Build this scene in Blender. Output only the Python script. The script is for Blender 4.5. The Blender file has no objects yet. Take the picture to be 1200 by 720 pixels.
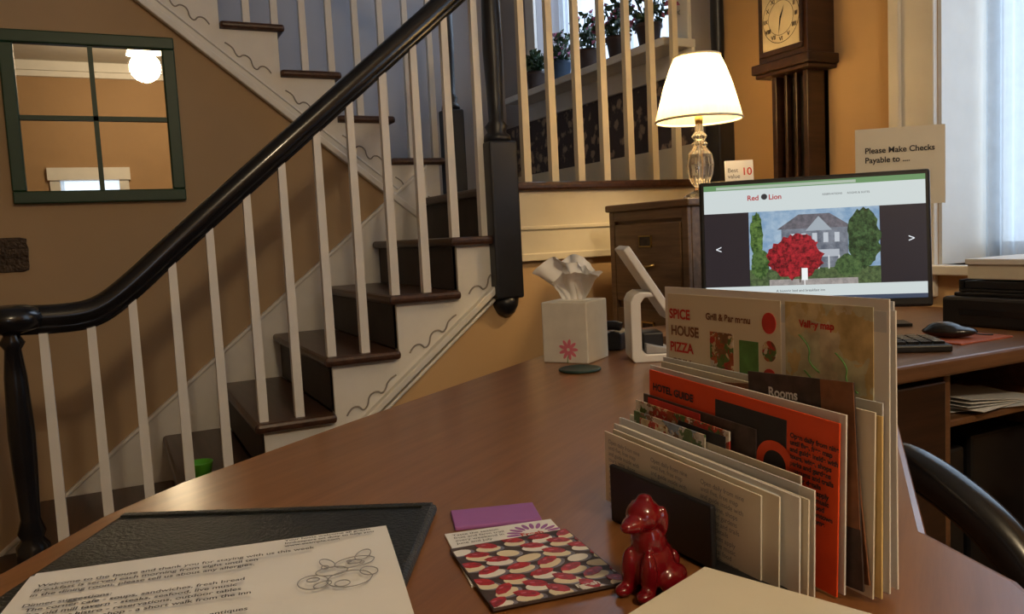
import bpy, bmesh, math, random
from mathutils import Matrix, Vector, noise
random.seed(7)
scene=bpy.context.scene
CZ=1.137            # eye height above the floor
COL=scene.collection
# ---------------------------------------------------------------- materials
def new_mat(name):
    m=bpy.data.materials.new(name); m.use_nodes=True
    return m,m.node_tree,m.node_tree.nodes["Principled BSDF"]
def mat(name,col,rough=.6,metal=0,var=.08,scale=12,bump=0,emit=0,coat=0,spec=.5,trans=0):
    m,t,b=new_mat(name)
    n=t.nodes.new("ShaderNodeTexNoise"); n.inputs["Scale"].default_value=scale; n.inputs["Detail"].default_value=4
    tc=t.nodes.new("ShaderNodeTexCoord"); t.links.new(tc.outputs["Object"],n.inputs["Vector"])
    r=t.nodes.new("ShaderNodeValToRGB")
    r.color_ramp.elements[0].position=.3; r.color_ramp.elements[1].position=.7
    r.color_ramp.elements[0].color=[c*(1-var) for c in col]+[1]
    r.color_ramp.elements[1].color=[min(1,c*(1+var)) for c in col]+[1]
    t.links.new(n.outputs["Fac"],r.inputs["Fac"]); t.links.new(r.outputs["Color"],b.inputs["Base Color"])
    b.inputs["Roughness"].default_value=rough; b.inputs["Metallic"].default_value=metal
    b.inputs["Specular IOR Level"].default_value=spec
    b.inputs["Coat Weight"].default_value=coat
    b.inputs["Transmission Weight"].default_value=trans
    if bump:
        bp=t.nodes.new("ShaderNodeBump"); bp.inputs["Strength"].default_value=bump; bp.inputs["Distance"].default_value=.01
        t.links.new(n.outputs["Fac"],bp.inputs["Height"]); t.links.new(bp.outputs["Normal"],b.inputs["Normal"])
    return m
def wood(name,c1,c2,rough=.35,ang=0,scale=3,coat=0,st=14,bump=.08):
    m,t,b=new_mat(name)
    tc=t.nodes.new("ShaderNodeTexCoord"); mp=t.nodes.new("ShaderNodeMapping")
    mp.inputs["Rotation"].default_value=(0,0,ang); 
    mp2=t.nodes.new("ShaderNodeMapping"); mp2.inputs["Scale"].default_value=(1,st,st)
    t.links.new(tc.outputs["Object"],mp.inputs["Vector"]); t.links.new(mp.outputs[0],mp2.inputs["Vector"])
    n=t.nodes.new("ShaderNodeTexNoise"); n.inputs["Scale"].default_value=scale; n.inputs["Detail"].default_value=8; n.inputs["Roughness"].default_value=.65
    t.links.new(mp2.outputs[0],n.inputs["Vector"])
    r=t.nodes.new("ShaderNodeValToRGB"); r.color_ramp.elements[0].position=.32; r.color_ramp.elements[1].position=.70
    r.color_ramp.elements[0].color=list(c1)+[1]; r.color_ramp.elements[1].color=list(c2)+[1]
    t.links.new(n.outputs["Fac"],r.inputs["Fac"]); t.links.new(r.outputs[0],b.inputs["Base Color"])
    b.inputs["Roughness"].default_value=rough; b.inputs["Coat Weight"].default_value=coat; b.inputs["Coat Roughness"].default_value=.15
    bp=t.nodes.new("ShaderNodeBump"); bp.inputs["Strength"].default_value=bump; bp.inputs["Distance"].default_value=.002
    t.links.new(n.outputs["Fac"],bp.inputs["Height"]); t.links.new(bp.outputs["Normal"],b.inputs["Normal"])
    return m
def collage(name,cols,scale=70,rough=.5):
    """printed picture: patches of several inks"""
    m,t,b=new_mat(name)
    tc=t.nodes.new("ShaderNodeTexCoord"); v=t.nodes.new("ShaderNodeTexVoronoi"); v.inputs["Scale"].default_value=scale
    n=t.nodes.new("ShaderNodeTexNoise"); n.inputs["Scale"].default_value=scale*1.3; n.inputs["Detail"].default_value=5
    mxv=t.nodes.new("ShaderNodeMixRGB"); mxv.inputs[0].default_value=.03; t.links.new(tc.outputs["Object"],mxv.inputs[1]); t.links.new(n.outputs["Color"],mxv.inputs[2])
    t.links.new(tc.outputs["Object"],n.inputs["Vector"]); t.links.new(mxv.outputs[0],v.inputs["Vector"])
    sp=t.nodes.new("ShaderNodeSeparateColor"); t.links.new(v.outputs["Color"],sp.inputs[0])
    r=t.nodes.new("ShaderNodeValToRGB"); r.color_ramp.interpolation='CONSTANT'
    while len(r.color_ramp.elements)<len(cols): r.color_ramp.elements.new(.5)
    for i,c in enumerate(cols): r.color_ramp.elements[i].position=i/len(cols); r.color_ramp.elements[i].color=list(c)+[1]
    t.links.new(sp.outputs[0],r.inputs["Fac"])
    mm=t.nodes.new("ShaderNodeMixRGB"); mm.blend_type='MULTIPLY'; mm.inputs[0].default_value=.7
    r2=t.nodes.new("ShaderNodeValToRGB"); r2.color_ramp.elements[0].position=.3; r2.color_ramp.elements[0].color=(.4,.35,.3,1); r2.color_ramp.elements[1].position=.65
    t.links.new(n.outputs["Fac"],r2.inputs["Fac"]); t.links.new(r.outputs[0],mm.inputs[1]); t.links.new(r2.outputs[0],mm.inputs[2])
    t.links.new(mm.outputs[0],b.inputs["Base Color"]); b.inputs["Roughness"].default_value=rough
    return m
def screen(name,c,s=1.0,c2=None,scale=80):
    m=bpy.data.materials.new(name); m.use_nodes=True; t=m.node_tree; b=t.nodes["Principled BSDF"]
    b.inputs["Base Color"].default_value=(0.01,.01,.01,1); b.inputs["Roughness"].default_value=.3
    b.inputs["Emission Color"].default_value=list(c)+[1]; b.inputs["Emission Strength"].default_value=s
    if c2:
        tc=t.nodes.new("ShaderNodeTexCoord"); n=t.nodes.new("ShaderNodeTexNoise"); n.inputs["Scale"].default_value=scale; n.inputs["Detail"].default_value=6; n.inputs["Roughness"].default_value=.7
        r=t.nodes.new("ShaderNodeValToRGB"); r.color_ramp.elements[0].position=.4; r.color_ramp.elements[1].position=.62
        r.color_ramp.elements[0].color=list(c)+[1]; r.color_ramp.elements[1].color=list(c2)+[1]
        t.links.new(tc.outputs["Object"],n.inputs["Vector"]); t.links.new(n.outputs["Fac"],r.inputs["Fac"]); t.links.new(r.outputs[0],b.inputs["Emission Color"])
    return m
M={}
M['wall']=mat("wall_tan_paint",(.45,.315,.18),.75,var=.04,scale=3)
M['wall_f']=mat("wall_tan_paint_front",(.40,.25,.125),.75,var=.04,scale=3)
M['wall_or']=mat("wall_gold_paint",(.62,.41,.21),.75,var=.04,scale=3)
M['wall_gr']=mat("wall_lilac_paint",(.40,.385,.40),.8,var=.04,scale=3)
M['white']=mat("white_trim_paint",(.80,.78,.73),.45,var=.03)
M['white_lamplit']=mat("lamplit_trim_paint",(.78,.71,.55),.5,var=.03)  # white landing trim with the lamp's yellow light put into its colour
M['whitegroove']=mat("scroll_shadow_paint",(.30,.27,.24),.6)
M['ceil']=mat("ceiling_paint",(.6,.57,.5),.9,var=.03)
M['floor']=wood("floor_boards",(.05,.025,.012),(.10,.05,.025),.4)
M['tread']=wood("tread_walnut",(.04,.017,.010),(.095,.042,.024),.35,ang=math.pi/2)
M['riser']=mat("riser_dark_paint",(.045,.033,.030),.6,var=.2)
M['black']=mat("black_lacquer",(.010,.010,.012),.25,var=.2,coat=.3)
M['newel']=mat("newel_black_paint",(.012,.013,.018),.38,var=.2)
M['blackmat']=mat("black_plastic",(.012,.012,.014),.45,var=.2)
M['leather']=mat("black_leather",(.014,.017,.016),.42,var=.3,scale=260,bump=.25)
M['counter']=wood("counter_oak",(.200,.080,.026),(.31,.132,.046),.28,ang=-.61,scale=4,coat=.12,bump=.035)
M['desk']=wood("desk_oak",(.13,.058,.024),(.23,.11,.05),.35,scale=4)
M['cab']=wood("cabinet_oak",(.15,.085,.042),(.27,.16,.08),.4,ang=math.pi/2,scale=4)
M['darkwood']=wood("clock_walnut",(.022,.010,.006),(.06,.026,.014),.3)
M['green']=mat("green_frame_paint",(.010,.045,.018),.45)
M['brass']=mat("brass",(.55,.38,.14),.3,metal=1)
M['iron']=mat("bronze_plate",(.05,.035,.025),.45,metal=.7,scale=60,bump=.5)
M['paper']=mat("white_paper",(.84,.83,.80),.7,var=.02)
M['paper2']=mat("ivory_paper",(.80,.75,.62),.7,var=.03)
M['paper3']=mat("cool_paper",(.66,.69,.72),.7,var=.03)
M['ink']=mat("ink",(.03,.03,.035),.7)
M['inkgrey']=mat("grey_ink",(.25,.25,.26),.7)
M['red']=mat("red_glaze",(.17,.003,.008),.18,var=.2,coat=.5)
M['orange']=mat("orange_red_print",(.85,.085,.015),.5,var=.05)
M['purple']=mat("purple_card",(.34,.12,.37),.6)
M['tissue']=mat("tissue_paper",(.92,.92,.91),.85,var=.02)
M['tbox']=mat("tissue_box_card",(.66,.65,.60),.5,var=.06,scale=30)
M['pink']=mat("pink_print",(.65,.18,.25),.6)
M['plastic']=mat("white_plastic",(.80,.82,.84),.3,var=.02)
M['greyp']=mat("grey_plastic",(.40,.41,.43),.35,var=.02)
M['leaf']=mat("leaf_green",(.03,.07,.03),.5,var=.4,scale=40)
M['bloom']=mat("pink_bloom",(.45,.14,.26),.6,var=.3,scale=50)
M['pot']=mat("dark_pot",(.06,.035,.03),.5)
M['potb']=mat("blue_pot",(.05,.09,.16),.4)
M['mirror']=mat("mirror_silver",(.62,.61,.58),.01,metal=1,var=0)
M['dial']=mat("clock_dial_paint",(.72,.64,.46),.5)
M['darkglass']=mat("dark_glass",(.02,.02,.025),.08,coat=.5)
M['yellow']=mat("yellow_print",(.78,.60,.26),.6,var=.1,scale=40)
M['cream']=mat("cream_print",(.78,.70,.52),.6,var=.05)
M['darkprint']=mat("dark_print",(.06,.04,.035),.55,var=.4,scale=80)
M['greenprint']=mat("green_print",(.10,.25,.06),.6,var=.3,scale=60)
M['brownprint']=mat("brown_print",(.24,.10,.045),.6,var=.3,scale=60)
M['redprint']=mat("red_print",(.60,.04,.03),.5,var=.2,scale=60)
M['berry']=mat("strawberry_print",(.42,.015,.022),.35,var=.5,scale=200)
M['bluish']=mat("plate_shadow_print",(.20,.20,.26),.5,var=.4,scale=100)
M['coaster']=mat("dark_green_coaster",(.012,.045,.04),.5)
M['lime']=mat("lime_plastic",(.10,.40,.03),.4)
M['chrome']=mat("grey_metal",(.30,.32,.35),.22,metal=.8)
M['food']=collage("food_photo_print",[(.5,.12,.04),(.75,.6,.35),(.12,.22,.05),(.25,.12,.05),(.8,.75,.65),(.55,.05,.03)],110)
M['town']=collage("town_photo_print",[(.30,.40,.55),(.12,.20,.08),(.6,.55,.45),(.25,.15,.10),(.75,.72,.68)],80)
M['pale']=collage("pale_map_print",[(.80,.68,.40),(.76,.60,.28),(.74,.72,.50),(.82,.74,.52)],45)
m,t,b=new_mat("floral_wallpaper"); M['floral']=m
v=t.nodes.new("ShaderNodeTexVoronoi"); v.inputs["Scale"].default_value=16
n=t.nodes.new("ShaderNodeTexNoise"); n.inputs["Scale"].default_value=30
tc=t.nodes.new("ShaderNodeTexCoord"); t.links.new(tc.outputs["Object"],v.inputs["Vector"]); t.links.new(tc.outputs["Object"],n.inputs["Vector"])
mx=t.nodes.new("ShaderNodeMath"); mx.operation='ADD'; t.links.new(v.outputs["Distance"],mx.inputs[0]); t.links.new(n.outputs["Fac"],mx.inputs[1])
r=t.nodes.new("ShaderNodeValToRGB"); e=r.color_ramp.elements; e[0].position=.74; e[0].color=(.40,.30,.22,1); e[1].position=.94; e[1].color=(.075,.06,.065,1)
t.links.new(mx.outputs[0],r.inputs["Fac"]); t.links.new(r.outputs[0],b.inputs["Base Color"]); b.inputs["Roughness"].default_value=.8
m,t,b=new_mat("cut_glass"); M['glass']=m
b.inputs["Base Color"].default_value=(.97,.96,.93,1); b.inputs["Roughness"].default_value=.03; b.inputs["Transmission Weight"].default_value=.92; b.inputs["IOR"].default_value=1.5
def fabric(name,col,emit,ec,transp=0):
    m=bpy.data.materials.new(name); m.use_nodes=True; t=m.node_tree; t.nodes.clear()
    o=t.nodes.new("ShaderNodeOutputMaterial"); d=t.nodes.new("ShaderNodeBsdfDiffuse"); tr=t.nodes.new("ShaderNodeBsdfTranslucent")
    w=t.nodes.new("ShaderNodeTexNoise"); w.inputs["Scale"].default_value=25
    tc=t.nodes.new("ShaderNodeTexCoord"); t.links.new(tc.outputs["Object"],w.inputs["Vector"])
    r=t.nodes.new("ShaderNodeValToRGB"); r.color_ramp.elements[0].color=[c*.8 for c in col]+[1]; r.color_ramp.elements[1].color=list(col)+[1]
    t.links.new(w.outputs["Fac"],r.inputs["Fac"])
    for q in (d,tr): t.links.new(r.outputs[0],q.inputs["Color"])
    mix=t.nodes.new("ShaderNodeMixShader"); mix.inputs[0].default_value=.6; t.links.new(d.outputs[0],mix.inputs[1]); t.links.new(tr.outputs[0],mix.inputs[2])
    last=mix
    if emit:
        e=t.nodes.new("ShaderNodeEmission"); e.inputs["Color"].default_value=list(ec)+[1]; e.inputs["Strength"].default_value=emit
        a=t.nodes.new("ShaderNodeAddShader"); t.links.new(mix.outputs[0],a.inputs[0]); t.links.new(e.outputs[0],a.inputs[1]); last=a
    if transp:
        tp=t.nodes.new("ShaderNodeBsdfTransparent"); m2=t.nodes.new("ShaderNodeMixShader"); m2.inputs[0].default_value=transp
        t.links.new(last.outputs[0],m2.inputs[1]); t.links.new(tp.outputs[0],m2.inputs[2]); last=m2
    t.links.new(last.outputs[0],o.inputs["Surface"]); return m
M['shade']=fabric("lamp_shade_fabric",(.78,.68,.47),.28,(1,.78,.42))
M['sheer']=fabric("sheer_curtain",(.70,.76,.84),.06,(.7,.85,1),.28)
M['bulb']=screen("glowing_frosted_glass",(1,.80,.50),24)
# ---------------------------------------------------------------- geometry helpers
def empty(name,loc=(0,0,0),rot=(0,0,0)):
    o=bpy.data.objects.new(name,None); o.empty_display_size=.05; o.location=loc; o.rotation_euler=rot; COL.objects.link(o); return o
def link(o,parent,loc=None,rot=None):
    COL.objects.link(o)
    if parent: o.parent=parent
    if loc is not None: o.location=loc
    if rot is not None: o.rotation_euler=rot
    return o
def mesh(name,vs,fs,m,parent=None,loc=None,rot=None,smooth=False,bevel=0,seg=2):
    me=bpy.data.meshes.new(name); me.from_pydata([tuple(v) for v in vs],[],fs); me.validate()
    bm=bmesh.new(); bm.from_mesh(me); bmesh.ops.recalc_face_normals(bm,faces=bm.faces); bm.to_mesh(me); bm.free()
    ms=m if isinstance(m,list) else [m]
    for q in ms: me.materials.append(q)
    o=bpy.data.objects.new(name,me); link(o,parent,loc,rot)
    if smooth:
        for p in me.polygons: p.use_smooth=True
    if bevel:
        b=o.modifiers.new("bevel",'BEVEL'); b.width=bevel; b.segments=seg; b.limit_method='ANGLE'; b.angle_limit=.6
    return o
BF=[(0,1,3,2),(4,6,7,5),(0,4,5,1),(2,3,7,6),(0,2,6,4),(1,5,7,3)]
def box(name,x0,x1,y0,y1,z0,z1,m,parent=None,bevel=0,loc=None,rot=None,seg=2):
    vs=[(x,y,z) for x in (x0,x1) for y in (y0,y1) for z in (z0,z1)]
    return mesh(name,vs,BF,m,parent,loc,rot,bevel=bevel,seg=seg)
def boxes(name,lst,m,parent=None,bevel=0,loc=None,rot=None):
    vs=[];fs=[]
    for (x0,x1,y0,y1,z0,z1) in lst:
        k=len(vs); vs+=[(x,y,z) for x in (x0,x1) for y in (y0,y1) for z in (z0,z1)]; fs+=[tuple(i+k for i in f) for f in BF]
    return mesh(name,vs,fs,m,parent,loc,rot,bevel=bevel)
def prism(name,poly,a,b,axis,m,parent=None,bevel=0,loc=None,rot=None,smooth=False,seg=2):
    def P(p,h):
        if axis=='y': return (p[0],h,p[1])
        if axis=='z': return (p[0],p[1],h)
        return (h,p[0],p[1])
    n=len(poly); vs=[P(p,a) for p in poly]+[P(p,b) for p in poly]
    fs=[tuple(range(n)),tuple(range(2*n-1,n-1,-1))]+[(i,(i+1)%n,n+(i+1)%n,n+i) for i in range(n)]
    return mesh(name,vs,fs,m,parent,loc,rot,bevel=bevel,smooth=smooth,seg=seg)
def lathe(name,prof,m,parent=None,loc=None,rot=None,seg=32,flute=0,smooth=True,cap=True):
    vs=[];fs=[]
    for (r,z) in prof:
        for i in range(seg):
            a=2*math.pi*i/seg; rr=r*(1+(flute*(1 if i%2 else -1)))
            vs.append((rr*math.cos(a),rr*math.sin(a),z))
    for j in range(len(prof)-1):
        for i in range(seg):
            k=(i+1)%seg; fs.append((j*seg+i,j*seg+k,(j+1)*seg+k,(j+1)*seg+i))
    if cap:
        fs.append(tuple(range(seg))[::-1]); fs.append(tuple(range((len(prof)-1)*seg,len(prof)*seg)))
    return mesh(name,vs,fs,m,parent,loc,rot,smooth=smooth)
def tube(name,pts,rad,m,parent=None,loc=None,rot=None,scale=None,smooth=True,cyc=False):
    cu=bpy.data.curves.new(name,'CURVE'); cu.dimensions='3D'; cu.bevel_depth=rad; cu.bevel_resolution=4; cu.use_fill_caps=True
    sp=cu.splines.new('NURBS' if smooth else 'POLY'); sp.points.add(len(pts)-1)
    for q,p in zip(sp.points,pts): q.co=(*p,1)
    if smooth: sp.order_u=3; sp.use_endpoint_u=True; sp.resolution_u=6
    sp.use_cyclic_u=cyc
    cu.materials.append(m); o=bpy.data.objects.new(name,cu); return link(o,parent,loc,rot)
def text(name,s,size,m,parent,loc,axes=None,rot=None,align='LEFT',ls=1.0,bold=0):
    cu=bpy.data.curves.new(name,'FONT'); cu.body=s; cu.size=size; cu.align_x=align; cu.space_line=ls
    if bold: cu.offset=bold
    cu.materials.append(m); o=bpy.data.objects.new(name,cu); link(o,parent)
    if axes:
        x,y=Vector(axes[0]),Vector(axes[1]); z=x.cross(y)
        mm=Matrix((x,y,z)).transposed().to_4x4(); mm.translation=Vector(loc); o.matrix_local=mm
    else:
        o.location=loc; o.rotation_euler=rot or (0,0,0)
    return o
def ell(cx,cy,rx,ry,ang=0,n=20):
    return [(cx+rx*math.cos(t)*math.cos(ang)-ry*math.sin(t)*math.sin(ang),cy+rx*math.cos(t)*math.sin(ang)+ry*math.sin(t)*math.cos(ang)) for t in [2*math.pi*i/n for i in range(n)]]
def blobs(name,lst,m,parent=None,loc=None,rot=None,vox=0,smoothit=4):
    bm=bmesh.new()
    for (x,y,z,rx,ry,rz) in lst:
        bmesh.ops.create_uvsphere(bm,u_segments=20,v_segments=14,radius=1,matrix=Matrix.Translation((x,y,z))@Matrix.Diagonal((rx,ry,rz,1)))
    me=bpy.data.meshes.new(name); bm.to_mesh(me); bm.free()
    for p in me.polygons: p.use_smooth=True
    me.materials.append(m); o=bpy.data.objects.new(name,me); link(o,parent,loc,rot)
    if vox:
        r=o.modifiers.new("remesh",'REMESH'); r.mode='VOXEL'; r.voxel_size=vox; r.use_smooth_shade=True
        s=o.modifiers.new("smooth",'SMOOTH'); s.iterations=smoothit
    return o
# ---------------------------------------------------------------- camera
yaw,pitch,roll=.456,.088,-.05
f=Vector((math.sin(yaw)*math.cos(pitch),math.cos(yaw)*math.cos(pitch),-math.sin(pitch)))
r_=Vector((math.cos(yaw),-math.sin(yaw),0)); u_=r_.cross(f)
c_,s_=math.cos(roll),math.sin(roll)
rr=c_*r_+s_*u_; uu=-s_*r_+c_*u_
cam=bpy.data.cameras.new("camera"); cam.sensor_width=36; cam.lens=952.3/1200*36; cam.clip_start=.02
co=bpy.data.objects.new("camera",cam); COL.objects.link(co)
mm=Matrix((rr,uu,-f)).transposed().to_4x4(); mm.translation=(0,0,CZ); co.matrix_world=mm
scene.camera=co
# ---------------------------------------------------------------- room shell
X0,Y0,RUN,RISE,YW=.374,2.67,.237,.19,3.657
XE=2.308; LZ=1.33; YB=4.65; CEIL=3.3
def xk(k): return X0+k*RUN
def zk(k): return .57+k*RISE
def nose(x): return .57+(x-X0)*RISE/RUN
XU=1.471
def noseu(x): return LZ+RISE+(XU-x)*RISE/RUN
box("floor",-3,XE+.3,-3.2,YB,-.1,0,M['floor'])
box("ceiling",-3,XE+.3,-3.2,2.55,CEIL,CEIL+.1,M['ceil'])
box("ceiling_stairwell",-3,XE+.3,2.55,YB+.1,5.4,5.5,M['ceil'])
box("wall_header",-3,XE,2.5,2.55,CEIL+.1,5.4,M['wall_gr'])
box("wall_left",-3.1,-3,-3.2,YB,0,5.4,M['wall'])
box("wall_stairwell",-3,XE+.3,YB,YB+.1,0,5.4,M['wall_gr'])
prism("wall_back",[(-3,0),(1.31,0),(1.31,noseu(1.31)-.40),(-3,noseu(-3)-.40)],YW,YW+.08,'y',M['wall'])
WX0,WX1,WZ0,WZ1=-.42,.18,.9,2.0
boxes("wall_front",[(-3,WX0,-3.3,-3.2,0,CEIL),(WX1,XE+.3,-3.3,-3.2,0,CEIL),(WX0,WX1,-3.3,-3.2,0,WZ0),(WX0,WX1,-3.3,-3.2,WZ1,CEIL)],M['wall_f'])
w=empty("window_1",(0,0,0))
boxes("casing",[(WX0-.1,WX0,-3.2,-3.17,WZ0-.1,WZ1+.12),(WX1,WX1+.1,-3.2,-3.17,WZ0-.1,WZ1+.12),(WX0-.12,WX1+.12,-3.2,-3.15,WZ1,WZ1+.14),(WX0-.12,WX1+.12,-3.2,-3.13,WZ0-.05,WZ0),(WX0,WX1,-3.26,-3.23,1.5,1.54)],M['white'],w)
mesh("sheer_curtain",[(WX0+i*.03,-3.225+.008*math.sin(i*1.9),z) for z in (WZ0,WZ1) for i in range(21)],[(i,i+1,22+i,21+i) for i in range(20)],M['sheer'],w,smooth=True)
boxes("trim_crown",[(-3,XE,-3.2,-3.1,CEIL-.1,CEIL),(-3,XE,-3.2,-3.15,CEIL-.16,CEIL-.1)],M['white'])
W2=(2.93,4.2,1.93,3.7)   # landing window y0,y1,z0,z1
W3=(.55,1.68,.98,3.05)   # desk window
XO=XE+.28
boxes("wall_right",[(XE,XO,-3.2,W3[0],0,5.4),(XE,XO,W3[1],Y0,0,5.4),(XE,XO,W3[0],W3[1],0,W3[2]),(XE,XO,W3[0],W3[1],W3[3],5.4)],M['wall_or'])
boxes("wall_right_landing",[(XE,XO,Y0,W2[0],0,5.4),(XE,XO,W2[1],YB,0,5.4),(XE,XO,W2[0],W2[1],0,W2[2]),(XE,XO,W2[0],W2[1],W2[3],5.4)],M['wall_gr'])
w=empty("window_2")
cas=[(XE-.02,XE,W3[1],W3[1]+.15,W3[2]-.1,W3[3]+.15),(XE-.035,XE-.02,W3[1]+.11,W3[1]+.15,W3[2]-.1,W3[3]+.15),(XE-.02,XE,W3[0]-.15,W3[0],W3[2]-.1,W3[3]+.15),(XE-.02,XE,W3[0],W3[1],W3[3],W3[3]+.15),(XE-.04,XE+.2,W3[0]-.1,W3[1]+.1,W3[2]-.03,W3[2])]
boxes("casing",cas,M['white'],w,bevel=.004)
boxes("jamb_lining",[(XE,XE+.27,W3[1]-.012,W3[1],W3[2],W3[3]),(XE,XE+.27,W3[0],W3[0]+.012,W3[2],W3[3])],M['white'],w)
boxes("sash",[(XE+.24,XE+.27,W3[0],W3[0]+.05,W3[2],W3[3]),(XE+.24,XE+.27,W3[1]-.05,W3[1],W3[2],W3[3]),(XE+.24,XE+.27,W3[0],W3[1],W3[2],W3[2]+.06),(XE+.24,XE+.27,W3[0],W3[1],1.95,2.0),(XE+.24,XE+.27,1.1,1.13,W3[2],W3[3])],M['white'],w)
N=160
mesh("sheer_curtain",[(XE+.19+.016*math.sin(i*.9)+.008*math.sin(i*.37),W3[0]+.02+i*(W3[1]-W3[0]-.05)/N,z) for z in (W3[2]+.01,W3[3]) for i in range(N+1)],[(i,i+1,N+2+i,N+1+i) for i in range(N)],M['sheer'],w,smooth=True)
w=empty("window_3")
boxes("casing",[(XE-.02,XE,W2[0]-.1,W2[0],W2[2],W2[3]+.12),(XE-.02,XE,W2[1],W2[1]+.1,W2[2],W2[3]+.12),(XE-.02,XE,W2[0],W2[1],W2[3],W2[3]+.12),(XE-.17,XE+.2,W2[0]-.12,W2[1]+.12,W2[2]-.035,W2[2]),(XE-.02,XE,W2[0]-.12,W2[1]+.12,W2[2]-.13,W2[2]-.035)],M['white'],w,bevel=.004)
boxes("sash",[(XE+.2,XE+.24,y,y+.05,W2[2],W2[3]) for y in (W2[0],3.54,W2[1]-.05)]+[(XE+.2,XE+.24,W2[0],W2[1],z,z+.04) for z in (W2[2],2.75,W2[3]-.04)],M['white'],w)
mesh("sheer_curtain",[(XE+.15+.014*math.sin(i*.95),W2[0]+i*(W2[1]-W2[0])/N,z) for z in (W2[2]+.01,W2[3]) for i in range(N+1)],[(i,i+1,N+2+i,N+1+i) for i in range(N)],M['sheer'],w,smooth=True)
box("trim_wallpaper_dado",XE-.006,XE,Y0+.12,YB,LZ+.16,W2[2]-.13,M['floral'])
box("baseboard_right",XE-.02,XE,Y0+.12,YB,LZ,LZ+.16,M['white_lamplit'])
# ---------------------------------------------------------------- staircase
st=empty("staircase")
tr=[];rs=[]
for k in range(-2,4):
    xa=xk(k) if k>-2 else -.33
    tr.append((xa,xk(k+1)+.03,Y0,YW-.02,zk(k)-.032,zk(k)))
    rs.append((xa+.03,xa+.05,Y0+.045,YW-.02,zk(k)-RISE,zk(k)-.032))
tr.append((xk(4),XE,Y0,YB,LZ-.035,LZ))
rs.append((xk(4)+.03,xk(4)+.05,Y0+.045,YW+.3,zk(3),LZ-.035))
boxes("treads",tr,M['tread'],st,bevel=.012); boxes("risers",rs,M['riser'],st)
poly=[(-.30,0),(-.30,zk(-2)-.032),(xk(-1)+.03,zk(-2)-.032)]
for k in range(-1,4):
    poly+=[(xk(k)+.03,zk(k)-.032),(xk(k+1)+.03,zk(k)-.032)]
poly+=[(xk(4)+.03,LZ-.035),(XE,LZ-.035),(XE,CZ-.08),(1.37,CZ-.08),(1.29,nose(1.29)-.33),(.075,0)]
prism("outer_stringer",poly,Y0+.03,Y0+.07,'y',M['white'],st)
box("landing_fascia",1.36,XE,Y0+.022,Y0+.03,CZ-.08,LZ-.035,M['white_lamplit'],st)
def strip(name,x0,x1,fn,o0,o1,ya,yb,m,bev=.004):
    return prism(name,[(x0,fn(x0)+o0),(x1,fn(x1)+o0),(x1,fn(x1)+o1),(x0,fn(x0)+o1)],ya,yb,'y',m,st,bevel=bev)
strip("string_molding",.08,1.30,nose,-.345,-.315,Y0,Y0+.035,M['white'])
strip("string_molding_bead",.08,1.30,nose,-.375,-.36,Y0+.015,Y0+.045,M['white'])
boxes("chair_rail",[(1.33,XE-.02,Y0+.014,Y0+.046,CZ-.100,CZ-.072),(1.33,XE-.02,Y0+.014,Y0+.03,CZ+.015,CZ+.03)],M['white_lamplit'],st,bevel=.004)
base=[(.04,-.175),(.055,-.15),(.085,-.145),(.10,-.165),(.12,-.15),(.125,-.115),(.155,-.10),(.175,-.115),(.19,-.10),(.20,-.07),(.232,-.055)]
for k in range(-2,4):
    tube("scroll_bracket",[(xk(k)+.03+a*.95,Y0+.028,zk(k)-.032+b_) for a,b_ in base],.003,M['whitegroove'],st)
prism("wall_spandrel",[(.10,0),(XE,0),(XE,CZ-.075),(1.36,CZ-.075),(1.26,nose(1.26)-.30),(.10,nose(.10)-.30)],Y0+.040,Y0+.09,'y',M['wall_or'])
strip("wall_skirt",-.6,xk(4)+.05,nose,-.25,.115,YW-.02,YW,M['white'])
strip("wall_skirt_cap",-.6,xk(4)+.05,nose,.10,.12,YW-.03,YW,M['white'])
tr=[];rs=[]
for j in range(0,12):
    xn=XU-j*RUN; zt=LZ+RISE*(j+1)
    tr.append((xn-RUN-.03,xn,YW-.03,YB,zt-.032,zt)); rs.append((xn-.05,xn-.03,YW+.04,YB,zt-RISE,zt-.032))
boxes("upper_treads",tr,M['tread'],st,bevel=.012); boxes("upper_risers",rs,M['white'],st)
poly=[(XU-.03,LZ)]
for j in range(0,12):
    xn=XU-j*RUN; zt=LZ+RISE*(j+1)-.032
    poly+=[(xn-.03,zt),(xn-RUN-.03,zt)]
xl=XU-12*RUN-.03
poly+=[(xl,noseu(xl)-.38),(XU-.03,noseu(XU-.03)-.38)]
prism("upper_stringer",poly,YW-.008,YW+.08,'y',M['white'],st)
strip("upper_string_molding",-1.3,1.44,noseu,-.41,-.375,YW-.035,YW,M['white'])
strip("upper_string_bead",-1.3,1.44,noseu,-.34,-.33,YW-.018,YW,M['white'])
for j in range(0,9):
    xn=XU-j*RUN; zt=LZ+RISE*(j+1)-.032
    tube("scroll_bracket",[(xn-.03-a*.95,YW-.009,zt+b_) for a,b_ in base],.003,M['whitegroove'],st)
YR=Y0+.055
rail=[(-.36,-.175),(-.27,-.165),(-.13,-.172),(-.04,-.16),(.05,-.095),(.17,.012),(.44,.245),(.8,.548),(1.29,.965)]
tube("handrail",[(a,YR,CZ+b_) for a,b_ in rail],.036,M['black'],st)
tube("handrail_fillet",[(a,YR,CZ+b_-.03) for a,b_ in rail[1:]],.022,M['black'],st)
lathe("newel_cap",[(.02,-.05),(.05,-.042),(.085,-.03),(.092,0),(.08,.025),(.045,.036),(.0,.038)],M['black'],st,loc=(-.27,YR,CZ-.165))
lathe("newel_bottom",[(.045,0),(.045,.12),(.030,.14),(.038,.16),(.026,.20),(.033,.35),(.036,.45),(.03,.62),(.022,.70),(.034,.72),(.022,.74),(.03,.79)],M['black'],st,loc=(-.27,YR,zk(-2)-.01))
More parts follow.
